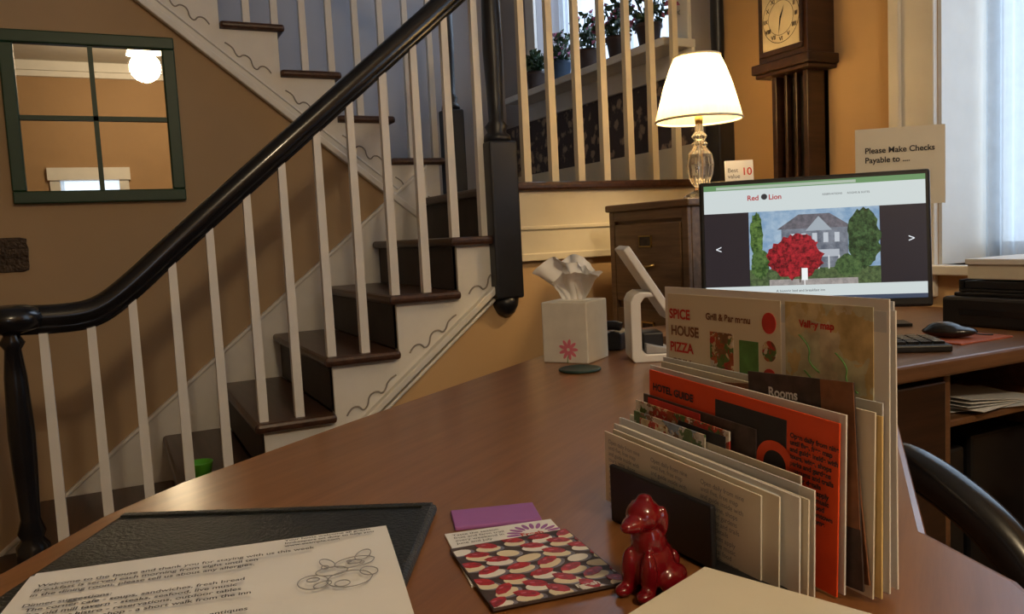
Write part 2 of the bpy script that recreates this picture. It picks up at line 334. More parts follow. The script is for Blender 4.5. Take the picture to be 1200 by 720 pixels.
def railz(x):
    for (a,b_),(c,d_) in zip(rail,rail[1:]):
        if a<=x<=c: return CZ+b_+(d_-b_)*(x-a)/(c-a)
    return CZ+.9
def baluster(name,x,y,z0,z1,m):
    w0,w1=.0145,.0115
    vs=[(x+sx*w,y+sy*w,z) for (w,z) in ((w0,z0),(w0,z0+.12),(w1,z1)) for sx,sy in ((-1,-1),(1,-1),(1,1),(-1,1))]
    fs=[(0,1,2,3)]+[(4*j+i,4*j+(i+1)%4,4*j+4+(i+1)%4,4*j+4+i) for j in (0,1) for i in range(4)]+[(11,10,9,8)]
    return mesh(name,vs,fs,m,st)
baluster("baluster",-.19,YR,zk(-2),railz(-.19),M['white'])
for k in range(-2,4):
    for dx in (.035,.152):
        x=xk(k)+dx; baluster("baluster",x,YR,zk(k),railz(x),M['white'])
bx=1.425
while bx<XE-.10:
    baluster("baluster",bx,YR,LZ,LZ+.86,M['white_lamplit']); bx+=.117
tube("landing_rail",[(1.29,YR,LZ+.88),(XE-.03,YR,LZ+.88)],.034,M['black'],st,smooth=False)
def newel(name,x,y,zb,zt,zr,hw):
    g=empty(name+"_g"); g.parent=st
    box("block",x-hw,x+hw,y-hw,y+hw,zb+.04,zt,M['newel'],g,bevel=.008)
    lathe("shaft",[(hw*.95,0),(hw*.9,.02),(hw*.6,.035),(hw*.78,.055),(hw*.5,.075),(hw*.56,.2),(hw*.66,.32),(hw*.6,.5),(hw*.45,zr-zt-.10),(hw*.8,zr-zt-.06),(hw*.9,zr-zt)],M['newel'],g,loc=(x,y,zt))
    lathe("drop",[(.005,-.03),(hw*.6,-.015),(hw*.85,.01),(hw*.95,.045)],M['newel'],g,loc=(x,y,zb))
newel("main_newel",1.30,Y0+.035,CZ-.27,CZ+.34,CZ+1.0,.055)
newel("upper_newel",1.53,YW+.02,LZ-.02,LZ+.42,LZ+1.25,.048)
newel("wall_newel",XE-.043,Y0-.05,LZ-.06,LZ+.25,LZ+.95,.042)
tube("upper_handrail",[(1.53,YW+.02,LZ+1.02),(1.4,YW+.02,LZ+1.12)]+[(x,YW+.02,noseu(x)+.80) for x in (1.25,.8,.3,-.3,-1.2)],.034,M['black'],st,smooth=False)
for j in range(0,10):
    for dx in (.035,.152):
        x=XU-j*RUN-dx; baluster("baluster",x,YW+.02,LZ+RISE*(j+1),noseu(x)+.80,M['white'])
# ---------------------------------------------------------------- wall mirror
mr=empty("wall_mirror",(0,YW-.001,CZ+.54))
hw,hh,fw=.308,.328,.048
boxes("frame",[(-hw,hw,-.03,0,hh-fw,hh),(-hw,hw,-.03,0,-hh,-hh+fw),(-hw,-hw+fw,-.03,0,-hh+fw,hh-fw),(hw-fw,hw,-.03,0,-hh+fw,hh-fw)],M['green'],mr,bevel=.005)
boxes("muntins",[(-.009,.009,-.022,-.006,-hh+fw,hh-fw),(-hw+fw,hw-fw,-.022,-.006,-.009,.009)],M['green'],mr)
box("glass",-hw+fw,hw-fw,-.008,-.004,-hh+fw,hh-fw,M['mirror'],mr)
sw=empty("light_switch_plate",(-.335,YW,CZ+.02))
pts=ell(0,0,.06,.068,0,24); pts=[(max(-.058,min(.058,a*1.25))+.004*math.sin(9*i),max(-.066,min(.066,b_*1.25))) for i,(a,b_) in enumerate(pts)]
prism("plate",pts,-.008,0,'y',M['iron'],sw,bevel=.002)
boxes("toggles",[(-.03,-.02,-.022,-.006,-.012,.012),(.02,.03,-.022,-.006,-.012,.012)],M['iron'],sw)
# ---------------------------------------------------------------- ceiling chandelier (seen in the mirror)
ch=empty("ceiling_chandelier",(.47,-1.5,CEIL))
lathe("canopy",[(.07,-.03),(.06,0)],M['brass'],ch); tube("stem",[(0,0,0),(0,0,-.14)],.01,M['brass'],ch,smooth=False)
for i in range(4):
    a=i*math.pi/2+.4; x,y=.11*math.cos(a),.11*math.sin(a)
    tube("arm",[(0,0,-.12),(x*.5,y*.5,-.17),(x,y,-.14)],.006,M['brass'],ch)
    lathe("tulip_shade",[(.015,-.02),(.04,-.05),(.05,-.09),(.058,-.12)],M['bulb'],ch,loc=(x,y,-.12),cap=False)
L=bpy.data.lights.new("chandelier_light",'POINT'); L.energy=98; L.color=(1,.78,.50); L.shadow_soft_size=.14
lo=bpy.data.objects.new("chandelier_light",L); link(lo,ch,(0,0,-.36))
# ---------------------------------------------------------------- counter
CT=CZ-.28
cp=[(-.45,.30),(-.24,.68),(-.11,.855),(-.03,.975),(.05,1.055),(.31,1.25),(.91,1.675),(1.02,1.74),(1.09,1.735),(1.125,1.70),(1.285,1.06),(1.275,1.04),(.63,.47),(.60,.37),(.45,.16),(.25,-.05)]
cn=empty("reception_counter")
prism("top",cp,CT-.035,CT,'z',M['counter'],cn,bevel=.008)
cc=(.35,.75); inner=[(cc[0]+(a-cc[0])*.93,cc[1]+(b_-cc[1])*.93) for a,b_ in cp]
prism("body",inner,.0,CT-.035,'z',M['desk'],cn)
bl=empty("leather_desk_pad",(-.01,.93,CT),(0,0,math.atan2(-.483,.876)))
box("pad",0,.332,-.26,0,0,.010,M['leather'],bl,bevel=.004)
boxes("raised_edge",[(.004,.328,-.012,-.002,.010,.012),(.318,.328,-.258,-.012,.010,.012)],M['leather'],bl,bevel=.001)
pp=empty("printed_sheet",(-.078,.787,CT+.013),(0,0,math.atan2(-.2,.98)))
N=14
vs=[(i*.297/N,-j*.216/N,.0022*math.sin(i*.5)*math.sin(j*.3)) for j in range(N+1) for i in range(N+1)]
fs=[(j*(N+1)+i,j*(N+1)+i+1,(j+1)*(N+1)+i+1,(j+1)*(N+1)+i) for j in range(N) for i in range(N)]
mesh("page",vs,fs,M['paper'],pp,smooth=True)
box("page_under",-.004,.293,-.218,-.002,-.0022,-.0012,M['paper'],pp)
body="\n".join(["Welcome to the house and thank you for staying with us this week","Breakfast is served each morning from eight until ten","in the dining room, please tell us about any allergies.","","Dinner suggestions:","  The corner cafe - soups, sandwiches, fresh bread","  The old mill tavern - steaks, seafood, live music","  Main street bistro - reservations, outdoor tables","  Bakery and coffee shop - a short walk from the inn","","Things to see and do nearby:","  Town museum and gardens, farm market, antiques","  Walking trail along the river, covered bridge"])
text("text_body",body,.0080,M['ink'],pp,(.012,-.042,.0034),ls=1.2,bold=.00012)
text("text_header","Your hosts welcome all guests\nInnkeepers on duty to help you\nwww.example.com",.0062,M['ink'],pp,(.205,-.014,.003),ls=1.1,bold=.0001)
for (cx,cy,rx,ry,a) in ((.262,-.085,.017,.011,0.2),(.243,-.098,.013,.009,0),(.228,-.115,.012,.014,.3),(.256,-.118,.018,.016,0),(.27,-.072,.006,.012,-.4),(.24,-.080,.005,.011,.4),(.262,-.085,.006,.004,0),(.228,-.110,.005,.004,0),(.25,-.125,.006,.006,0),(.238,-.088,.003,.004,.2),(.268,-.088,.002,.002,0),(.258,-.082,.002,.002,0),(.235,-.122,.008,.005,.6),(.272,-.108,.007,.009,.3)):
    tube("sketch_line",[(p[0],p[1],.003) for p in ell(cx,cy,rx,ry,a,14)],.0004,M['inkgrey'],pp,cyc=True)
pn=empty("purple_note_card",(.290,.757,CT),(0,0,-.30)); box("card",0,.085,-.05,0,0,.004,M['purple'],pn,bevel=.001)
b1=empty("tourist_brochure",(.262,.703,CT+.0),(0,0,-.2))
box("leaf",0,.105,-.12,0,0,.002,M['paper'],b1)
for i in range(11):
    a=math.pi*i/10-.1; cx,cy=.080+.020*math.cos(a),-.032+.020*math.sin(a)
    prism("fan_motif",ell(cx,cy,.007,.0022,a,10),.002,.0023,'z',M['purple'],b1)
text("caption","Taste the season\nfruit and farm trail\nevery weekend in\nJune and July",.0065,M['ink'],b1,(.006,-.010,.0024),ls=1.1)
text("caption_fan","Fresh",.010,M['redprint'],b1,(.066,-.034,.0024),bold=.0003)
b2=empty("strawberry_recipe_card",(.250,.660,CT+.0024),(0,0,-.13))
box("card",0,.112,-.128,0,0,.002,M['darkprint'],b2)
def cl(v,a,b_): return max(a,min(b_,v))
def clip(pts): return [(cl(p[0],.001,.111),cl(p[1],-.127,-.001)) for p in pts]
zz=.002
for j in range(7):
    for i in range(5):
        x=.006+i*.0255+(j%2)*.0125; y=-.008-j*.0185+random.uniform(-.003,.003)
        w=random.uniform(.0105,.0135); a=random.uniform(-.6,.6); zz+=.00001
        prism("plate_shadow",clip(ell(x+.002,y-.006,w,.0075,a,16)),.002,zz+.00005,'z',M['bluish'],b2)
        prism("cream_slice",clip(ell(x,y-.0045,w*.92,.0068,a,16)),.002,zz+.00012,'z',M['cream' if (i+j)%3 else 'paper'],b2)
        if (i*3+j*5)%8!=0:
            aa=a+random.uniform(-.5,.5)
            prism("strawberry",clip([(x+u*math.cos(aa)-v_*math.sin(aa),y+.002+u*math.sin(aa)+v_*math.cos(aa)) for u,v_ in ((-.0115,.001),(-.008,.0045),(-.002,.0062),(.004,.0058),(.0085,.003),(.0105,-.0005),(.007,-.004),(0,-.0052),(-.007,-.0038))]),.002,zz+.0004,'z',M['berry'],b2)
            prism("highlight",clip(ell(x-.002,y+.004,w*.2,.0010,a,8)),.002,zz+.00046,'z',M['pink'],b2)
text("caption","Fresh",.009,M['paper'],b2,(.07,-.124,.0032),bold=.0003)
npd=empty("notepad_stack",(.383,.470,CT),(0,0,math.atan2(.36,.93)))
for i,(dx,a,w_,h_,m_) in enumerate(((0,0,.12,.15,'paper2'),(.006,.02,.118,.148,'paper'),(-.004,-.03,.12,.15,'paper2'))):
    box("pad",-w_,0,-h_,0,i*.009,i*.009+.0085,M[m_],npd,loc=(dx,0,0),rot=(0,0,a),bevel=.0008)
# ---------------------------------------------------------------- brochure sorter
so=empty("brochure_sorter")
boxes("sorter_frame",[(.414,.515,.440,.64,CT,CT+.006),(.414,.420,.502,.650,CT,CT+.056),(.506,.511,.44,.62,CT,CT+.09)],M['blackmat'],so,bevel=.002)
def sheetx(name,x,y0,y1,zt,m,lean=0,th=.0013,par=so,ang=0,tilt=0):
    g=empty(name,(x,(y0+y1)/2,CT+.007)); g.parent=par; g.rotation_euler=(tilt,lean,ang)
    w_=(y1-y0)/2; box("leaf",0,th,-w_,w_,0,zt-.007,m,g); return g,w_,zt-.007
def rectx(g,w_,u0,u1,v0,v1,m,d=.0006,h=1,name="print_panel"):
    box(name,-d,0,w_-2*w_*u1,w_-2*w_*u0,h*v0,h*v1,m,g)
AX=((0,-1,0),(0,0,1))
def txt(g,w_,h,u,v,s,size,m,d=.0012,ls=1.0,bold=0):
    text("print_text",s,size,m,g,(-d,w_-2*w_*u,h*v),axes=AX,ls=ls,bold=bold)
lor="Open daily from nine\nuntil five, free map\nand guide inside with\ntours, wine, shops\nparks and gardens\nmuseums and trails\ncall for details\nfamily rates apply\nweekly live music\nfresh local food\nhistoric downtown\nall are welcome\n"
g,w_,h=sheetx("map_brochure",.4865,.394,.652,.222,M['paper'],lean=math.radians(.6))
rectx(g,w_,.02,.60,.03,.97,M['cream'],h=h); rectx(g,w_,.62,.95,.03,.97,M['pale'],h=h)
rectx(g,w_,.26,.38,.56,.82,M['food'],.001,h); rectx(g,w_,.41,.50,.62,.80,M['greenprint'],.001,h)
for i in range(4): prism("meal_photo",ell(w_-2*w_*(.55),h*(.88-i*.11),.008,.009),-.0012,-.0006,'x',M['food' if i%2 else 'redprint'],g)
rectx(g,w_,.40,.50,.28,.48,M['food'],.001,h); rectx(g,w_,.24,.37,.30,.48,M['town'],.001,h)
txt(g,w_,h,.24,.87,"Grill & Bar menu",.0085,M['brownprint'],bold=.0003)
for i,(u,v) in enumerate(((.68,.85),(.74,.65),(.82,.8),(.78,.5),(.66,.55),(.85,.58),(.70,.72))):
    tube("map_route",[(-.0016,w_-2*w_*u,h*v),(-.0016,w_-2*w_*(u+.05),h*(v-.04)),(-.0016,w_-2*w_*(u+.03),h*(v-.1)),(-.0016,w_-2*w_*(u+.08),h*(v-.13))],.0006,M['brownprint' if i%2 else 'greenprint'],g)
txt(g,w_,h,.68,.88,"Valley map",.008,M['redprint'],bold=.0003)
for i,nm in enumerate(("SPICE","HOUSE","PIZZA","GRILL","SALAD","MENU")):
    txt(g,w_,h,.03+.008*(i%2),.86-i*.075,nm,.013,M['redprint' if i%2==0 else 'brownprint'],bold=.0004)
txt(g,w_,h,.25,.52,lor[:60],.0045,M['ink']); txt(g,w_,h,.40,.57,lor[:80],.0050,M['ink'])
for i in range(5):
    sheetx("white_folder",.4885+i*.003,.396+.004*((i*7)%3),.62,.213+.003*((i*5)%3),M['paper' if i%2 else 'paper3'])
specs=[ # x, near, far, top, mat, tilt
(.4835,.400,.655,.150,'paper3',0.02),(.4800,.395,.640,.142,'yellow',.02),(.4765,.400,.650,.146,'paper2',.03),(.4725,.400,.545,.150,'brownprint',-.10),(.4690,.402,.510,.160,'darkprint',-.05),(.4655,.415,.655,.143,'paper',.03),
(.4600,.418,.648,.139,'orange',.045),(.4565,.500,.652,.117,'darkprint',.045),(.4530,.525,.662,.110,'food',.04),(.4500,.445,.668,.093,'paper2',.035),(.4470,.550,.655,.102,'town',.035),
(.4440,.425,.676,.089,'paper',.035),(.4415,.440,.670,.090,'paper3',.04),(.4385,.425,.668,.083,'paper2',.035),(.4355,.43,.675,.084,'paper',.035),(.4325,.450,.672,.080,'paper3',.035),(.4295,.445,.668,.081,'paper2',.035),(.4265,.462,.676,.078,'paper2',.04)]
gs=[]
for i,(x,a,b_,zt,m_,tl) in enumerate(specs):
    g,w_,h=sheetx("brochure_leaf",x,a,b_,zt,M[m_],lean=math.radians(random.uniform(-.5,.5)),ang=math.radians(random.uniform(-.8,.8)),th=.0015,tilt=tl)
    gs.append((g,w_,h,m_))
g,w_,h,_=gs[6]
rectx(g,w_,.42,.78,0,.93,M['ink'],.0006,h); txt(g,w_,h,.50,.50,"RO",.052,M['orange'],.0012,bold=.0016); txt(g,w_,h,.50,.30,"MAP",.026,M['paper'],.0012,bold=.0006)
txt(g,w_,h,.03,.86,"HOTEL GUIDE",.0095,M['ink'],bold=.0003); txt(g,w_,h,.80,.84,lor,.0055,M['ink'],bold=.0002)
rectx(g,w_,.05,.40,.40,.78,M['food'],.0006,h)
g,w_,h,_=gs[3]; rectx(g,w_,.0,.25,.3,.98,M['food'],.0006,h); txt(g,w_,h,.28,.86,"Gateway\nvalley\nReal food",.010,M['paper'],bold=.0003)
g,w_,h,_=gs[4]; txt(g,w_,h,.22,.88,"Rooms",.011,M['paper'],bold=.0003); rectx(g,w_,.72,1,.3,1,M['brownprint'],.0006,h)
g,w_,h,_=gs[7]; rectx(g,w_,.05,.55,.3,.98,M['redprint'],.0006,h); txt(g,w_,h,.58,.86,"Dining\nguide",.010,M['paper'],bold=.0003); rectx(g,w_,.12,.48,.82,.90,M['paper'],.0009,h)
g,w_,h,_=gs[8]; rectx(g,w_,.5,.97,.4,.95,M['ink'],.0006,h)
g,w_,h,_=gs[10]; rectx(g,w_,.1,.5,.5,.95,M['food'],.0006,h)
for q in (0,2,5,9,11,13,14,16,17):
    g,w_,h,_=gs[q]; txt(g,w_,h,.04,.86,lor,.0060,M['inkgrey']); txt(g,w_,h,.36,.86,lor,.0060,M['inkgrey']); txt(g,w_,h,.68,.86,lor,.0060,M['inkgrey'])
# ---------------------------------------------------------------- red dog figurine
fg=empty("red_dog_figurine",(.358,.506,CT),(0,0,math.radians(-160)))
blobs("dog",[(0,0,.022,.018,.016,.022),(.003,0,.040,.013,.013,.020),(.008,0,.062,.0135,.0125,.0125),(.021,0,.058,.010,.008,.007),(.029,0,.058,.005,.005,.0045),
 (.002,.012,.058,.004,.004,.012),(.002,-.012,.058,.004,.004,.012),(.016,.008,.018,.0065,.006,.019),(.016,-.008,.018,.0065,.006,.019),(.022,.009,.005,.009,.006,.005),(.022,-.009,.005,.009,.006,.005),
 (-.004,.015,.011,.015,.008,.012),(-.004,-.015,.011,.015,.008,.012),(-.018,0,.009,.011,.007,.007),(-.024,.003,.016,.005,.005,.009),(.006,0,.074,.005,.006,.004)],M['red'],fg,vox=.0015,smoothit=3)
fg.scale=(1.05,1.1,1.0)
# ---------------------------------------------------------------- tissue box
tb=empty("tissue_box",(.83,1.55,CT),(0,0,math.atan2(-.09,.06)))
box("carton",0,.108,0,.108,0,.132,M['tbox'],tb,bevel=.003)
prism("slot_ring",ell(.054,.054,.038,.024),.132,.1332,'z',M['paper'],tb)
for i in range(9):
    a=i*2*math.pi/9
    prism("petal",ell(.062+.013*math.cos(a),.030+.013*math.sin(a),.010,.0038,a,12),-.0008,0,'y',M['pink'],tb)
tube("stem",[(.062,-.0005,.018),(.058,-.0005,.008),(.06,-.0005,.001)],.0008,M['greenprint'],tb)
def flap(name,lean,h,off,ph,spread):
    vs=[];fs=[];A,B=44,22
    for j in range(B+1):
        v=j/B
        for i in range(A+1):
            s=-1+2*i/A
            nz=noise.noise(Vector((s*1.6+ph,v*2.0,ph)))
            nz2=noise.noise(Vector((s*5+ph,v*4,ph*2)))
            x=.054+s*(.024+spread*v)+lean*v*v+.005*nz2*v
            z=.130+h*v*(1-.22*s*s+.3*nz)+.003*nz2*v
            y=.054+off*v*v*(1+.4*s*lean*20)+.007*math.sin(s*6+ph+v*2)*(.35+.65*v)+.012*nz*v
            vs.append((x,y,z))
    for j in range(B):
        for i in range(A): k=j*(A+1)+i; fs.append((k,k+1,k+A+2,k+A+1))
    mesh(name,vs,fs,M['tissue'],tb,smooth=True)
flap("tissue_fold",-.028,.094,-.024,1.3,.028); flap("tissue_fold",.024,.066,-.040,4.1,.036); flap("tissue_fold",-.008,.090,.018,7.7,.030); flap("tissue_fold",.014,.076,-.006,11.2,.034)
cs=empty("drink_coaster",(.835,1.405,CT)); lathe("disc",[(.040,0),(.043,.002),(.043,.005),(.040,.006),(.036,.0045)],M['coaster'],cs)
ph=empty("desk_telephone",(1.052,1.628,CT),(0,0,-.9))
prism("body",[(-.042,0),(.042,0),(.042,.040),(.02,.045),(-.042,.018)],-.04,.04,'y',M['blackmat'],ph,bevel=.004)
tube("handset",[(-.042,-.028,.034),(-.03,-.028,.048),(.02,-.028,.062),(.04,-.028,.055)],.011,M['blackmat'],ph)
boxes("keys",[(-.032+i*.018,-.022+i*.018,-.006+j*.015,.003+j*.015,.028+i*.005,.032+i*.005) for i in range(3) for j in range(3)],M['greyp'],ph)
ts=empty("payment_tablet_stand",(.972,1.400,CT),(0,0,-yaw))
cpoly=[(-.004,0),(.085,0),(.090,.008),(.085,.018),(.020,.018),(.012,.026),(.012,.125),(.020,.137),(.045,.137),(.045,.147),(.010,.149),(-.003,.142),(-.010,.128),(-.010,.008)]
prism("c_frame",cpoly,0,.10,'y',M['plastic'],ts,bevel=.003)
box("dark_insert",.018,.060,.02,.09,.024,.060,M['blackmat'],ts,bevel=.003)  # plain dark box filling the inside of the frame
prism("keypad",[(.02,.018),(.075,.018),(.075,.026),(.02,.040)],-.0,.08,'y',M['greyp'],ts,bevel=.002)
pa=Vector((-.022,0,.238)); pb=Vector((.076,0,.082)); dv=(pb-pa).normalized(); nv=Vector((-dv.z,0,dv.x))*-1
if nv.x<0: nv=-nv
q=[pa,pb,pb+nv*.016,pa+nv*.016]
prism("tablet",[(p.x,p.z) for p in q],-.005,.135,'y',M['plastic'],ts,bevel=.003)
prism("display",[(p.x,p.z) for p in (pa+dv*.01+nv*.0158,pb-dv*.01+nv*.0158,pb-dv*.01+nv*.0170,pa+dv*.01+nv*.0170)],.003,.127,'y',M['darkglass'],ts)
jr=empty("lime_plastic_tumbler",(.215,2.86,zk(-1)))
lathe("cup",[(.030,0),(.040,.052),(.042,.056),(.038,.056),(.028,.006)],M['lime'],jr,cap=True)
# ---------------------------------------------------------------- filing cabinet
fc=empty("filing_cabinet",(1.62,2.03,0)); H=CZ+.088
box("carcass",.012,.66,0,.44,0,H-.025,M['cab'],fc,bevel=.003)
box("top",-.012,.665,-.015,.455,H-.025,H,M['cab'],fc,bevel=.006)
boxes("face_frame",[(-.004,.012,0,.03,.0,H-.025),(-.004,.012,.41,.44,.0,H-.025),(-.004,.012,.03,.41,H-.06,H-.025)],M['cab'],fc,bevel=.003)
for i in range(4):
    z0=.0+i*.2915
    box("drawer_front",-.006,.010,.036,.404,z0+.012,z0+.280,M['cab'],fc,bevel=.004)
    boxes("label_holder",[(-.011,-.006,.185,.255,z0+.20,z0+.205),(-.011,-.006,.185,.255,z0+.235,z0+.24),(-.011,-.006,.185,.189,z0+.20,z0+.24),(-.011,-.006,.251,.255,z0+.20,z0+.24)],M['brass'],fc)
    box("label",-.008,-.006,.189,.251,z0+.205,z0+.235,M['darkprint'],fc)
    tube("pull",[(-.006,.18,z0+.14),(-.032,.185,z0+.135),(-.032,.255,z0+.135),(-.006,.26,z0+.14)],.006,M['brass'],fc,smooth=False)
# ---------------------------------------------------------------- table lamp
lp=empty("table_lamp",(1.80,2.185,H))
lathe("glass_base",[(.052,0),(.055,.008),(.045,.018),(.022,.028),(.017,.04),(.028,.055),(.038,.08),(.043,.115),(.037,.15),(.020,.175),(.026,.185),(.014,.195),(.024,.21),(.014,.225),(.010,.26)],M['glass'],lp,seg=28,flute=.07,smooth=False)
lathe("brass_neck",[(.012,.25),(.014,.272),(.008,.28),(.008,.35)],M['brass'],lp)
pr=[(.142,.262),(.132,.302),(.112,.375),(.092,.432),(.074,.472)]
lathe("shade",pr,M['shade'],lp,seg=64,flute=.014,cap=False,smooth=False)
for r0,z0 in ((.143,.263),(.075,.471)):
    tube("shade_trim",[(r0*math.cos(2*math.pi*i/24),r0*math.sin(2*math.pi*i/24),z0) for i in range(24)],.004,M['cream'],lp,cyc=True)
L=bpy.data.lights.new("lamp_bulb",'POINT'); L.energy=11; L.color=(1,.70,.35); L.shadow_soft_size=.035
lo=bpy.data.objects.new("lamp_bulb",L); link(lo,lp,(0,0,.355))
chd=empty("business_card_holder",(1.875,2.150,H),(0,0,-.456))
box("holder",0,.10,-.02,.02,0,.05,M['darkglass'],chd,bevel=.002); box("cards",.003,.097,-.004,.004,.004,.125,M['paper'],chd,rot=(-.08,0,0))
text("numeral","10",.035,M['redprint'],chd,(.055,-.0065,.075),rot=(math.pi/2-.08,0,0),bold=.0005)
text("lettering","Best\nvalue",.020,M['ink'],chd,(.008,-.0065,.085),rot=(math.pi/2-.08,0,0))
# ---------------------------------------------------------------- wall clock
ck=empty("wall_pendulum_clock",(XE,2.185,CZ))
FX=-.13
box("hood",FX,0,-.115,.115,.570,.93,M['darkwood'],ck,bevel=.004)
boxes("cornice",[(FX-.02,0,-.135,.135,.535,.570),(FX-.01,0,-.125,.125,.52,.535),(FX-.02,0,-.135,.135,.93,.96)],M['darkwood'],ck,bevel=.005)
boxes("door_frame",[(FX-.012,FX,-.10,.10,.59,.608),(FX-.012,FX,-.10,.10,.815,.83),(FX-.012,FX,-.10,-.090,.608,.815),(FX-.012,FX,.090,.10,.608,.815)],M['darkwood'],ck,bevel=.003)
box("dial_plate",FX-.002,FX,-.090,.090,.608,.815,M['dial'],ck)
def ring(n,R0,R1,x,m):
    vs=[(x,R*math.cos(2*math.pi*i/48),.712+R*math.sin(2*math.pi*i/48)) for R in (R0,R1) for i in range(48)]
    mesh(n,vs,[(i,(i+1)%48,48+(i+1)%48,48+i) for i in range(48)],m,ck)
ring("chapter_outer",.084,.086,FX-.004,M['ink']); ring("chapter_inner",.058,.0595,FX-.004,M['ink'])
for i,s in enumerate(["XII","I","II","III","IIII","V","VI","VII","VIII","IX","X","XI"]):
    a=math.pi/2-i*math.pi/6; y=-.071*math.cos(a); z=.712+.071*math.sin(a)
    text("numeral",s,.020,M['ink'],ck,(FX-.0045,y,z-.007),axes=AX,align='CENTER',bold=.0005)
for ln,a,w_ in ((.045,math.radians(65),.004),(.062,math.radians(-100),.003)):
    y,z=-math.cos(a),math.sin(a)
    mesh("hand",[(FX-.006,-z*w_,.712+y*w_),(FX-.006,y*ln,.712+z*ln),(FX-.006,z*w_,.712-y*w_)],[(0,1,2)],M['ink'],ck)
boxes("trunk_stiles",[(FX+.03,0,-.085,-.062,.05,.52),(FX+.03,0,.062,.085,.05,.52),(FX+.035,FX+.055,-.03,-.017,.05,.52),(FX+.035,FX+.055,.017,.03,.05,.52)],M['darkwood'],ck,bevel=.003)
box("trunk_back",-.02,0,-.085,.085,.05,.52,M['blackmat'],ck); box("trunk_base",FX,0,-.10,.10,0,.05,M['darkwood'],ck,bevel=.004)
lathe("pendulum_bob",[(.0,-.004),(.02,-.003),(.02,.003),(0,.004)],M['brass'],ck,loc=(FX+.06,0,.14),rot=(0,math.pi/2,0))
# ---------------------------------------------------------------- plants on the landing sill
def plant(name,y,potm,hh,blo):
    g=empty(name,(XE-.085,y,W2[2]))
    lathe("pot",[(.042,0),(.055,.085),(.062,.088),(.062,.105),(.054,.105),(.046,.09)],potm,g)
    vs=[];fs=[];vb=[];fb=[]
    for i in range(190):
        a=random.uniform(0,2*math.pi); e=random.uniform(.0,1.45); R=random.uniform(.04,hh)
        c=Vector((min(.055,R*.6*math.cos(a)*math.cos(e)),R*math.sin(a)*math.cos(e),.11+R*math.sin(e)))
        s=random.uniform(.014,.026); n=Vector((random.uniform(-1,1),random.uniform(-1,1),random.uniform(-1,1))).normalized()
        t1=n.orthogonal().normalized(); t2=n.cross(t1)
        isb=blo and i%3==0 and R>hh*.5
        V,F=(vb,fb) if isb else (vs,fs); k=len(V); q=s*(.8 if isb else 1)
        V+= [c-t1*q,c+t2*q*.6+n*q*.2,c+t1*q,c-t2*q*.6+n*q*.2]; F.append((k,k+1,k+2,k+3))
    mesh("foliage",vs,fs,M['leaf'],g)
    if fb: mesh("blossoms",vb,fb,M['bloom'],g)
    for i in range(7):
        a=i*.9; tube("stem",[(0,0,.09),(.2*hh*math.cos(a),.3*hh*math.sin(a),.12+hh*.4),(.25*hh*math.cos(a),.5*hh*math.sin(a),.12+hh*.7)],.003,M['leaf'],g)
for i,(y,pm,hh,bb) in enumerate(((3.02,'pot',.20,True),(3.26,'pot',.18,True),(3.52,'pot',.19,True),(3.80,'potb',.15,True),(4.08,'pot',.12,False))):
    plant("potted_plant" if i==0 else "potted_plant.%03d"%i,y,M[pm],hh,bb)
# ---------------------------------------------------------------- computer desk
DT=CZ-.287
dk=empty("computer_desk")
box("top",1.30,XE-.02,1.05,1.95,DT-.035,DT,M['desk'],dk,bevel=.006)
boxes("carcass",[(1.32,1.345,1.08,1.92,0,DT-.035),(1.50,1.52,1.08,1.92,0,DT-.035),(1.98,2.0,1.08,1.92,0,DT-.035),(2.24,2.265,1.08,1.92,0,DT-.035),(1.345,2.24,1.88,1.90,.1,DT-.035),(1.52,1.98,1.10,1.88,DT-.16,DT-.145)],M['desk'],dk,bevel=.003)
boxes("drawers",[(1.35,1.495,1.072,1.09,z,z+.17) for z in (.06,.25,.44,.63)],M['darkwood'],dk,bevel=.004)
boxes("file_boxes",[(1.53,1.74,1.2,1.85,.1,.60),(1.76,1.97,1.2,1.85,.1,.62)],M['blackmat'],dk,bevel=.01)
for i in range(5):
    box("loose_paper",-.14,.14,-.10,.12,i*.004,i*.004+.0015,M['paper' if i%2 else 'paper3'],dk,loc=(1.74,1.2,DT-.142),rot=(0,.03*i,random.uniform(-.3,.3)))
mo=empty("computer_monitor",(1.575,1.49,DT),(0,0,math.radians(-41)))
tilt=empty("screen_assembly",(0,0,.065),(math.radians(-5),0,0)); tilt.parent=mo
SW,SH=.274,.335
box("housing",-SW,SW,.0,.035,0,SH,M['blackmat'],tilt,bevel=.006)
box("glass_panel",-SW+.012,SW-.012,-.0015,.002,.022,SH-.012,screen("screen_white",(.70,.78,.78),.85),tilt)
w0=-SW+.012; W_=2*(SW-.012); z0=.022; H_=SH-.034
def scr(n,u0,u1,v0,v1,c,s=.9,d=.0,c2=None,sc=80):
    box(n,w0+W_*u0,w0+W_*u1,-.0026-d,-.0015,z0+H_*v0,z0+H_*v1,screen("screen_"+n,c,s,c2,sc),tilt)
def scp(n,u,v,ru,rv,c,d,s=.9,c2=None,jag=.006,seed=0,k=44):
    pts=ell(w0+W_*u,z0+H_*v,W_*ru,H_*rv,0,k)
    rg=random.Random(seed+int(u*100)); cx,cy=w0+W_*u,z0+H_*v
    pts=[(cx+(a-cx)*(1+rg.uniform(-.12,.12)),max(z0+H_*.135,min(z0+H_*.757,cy+(b_-cy)*(1+rg.uniform(-.12,.12))))) for a,b_ in pts]
    prism(n,pts,-.0026-d,-.0026-d+.0003,'y',screen("screen_"+n,c,s,c2,110),tilt)
scr("tab_bar",0,1,.955,1,(.14,.30,.13)); scr("address_bar",.06,.7,.962,.985,(.5,.6,.5),.8,.0003)
scr("slider_background",0,1,.13,.76,(.022,.018,.024),.9)
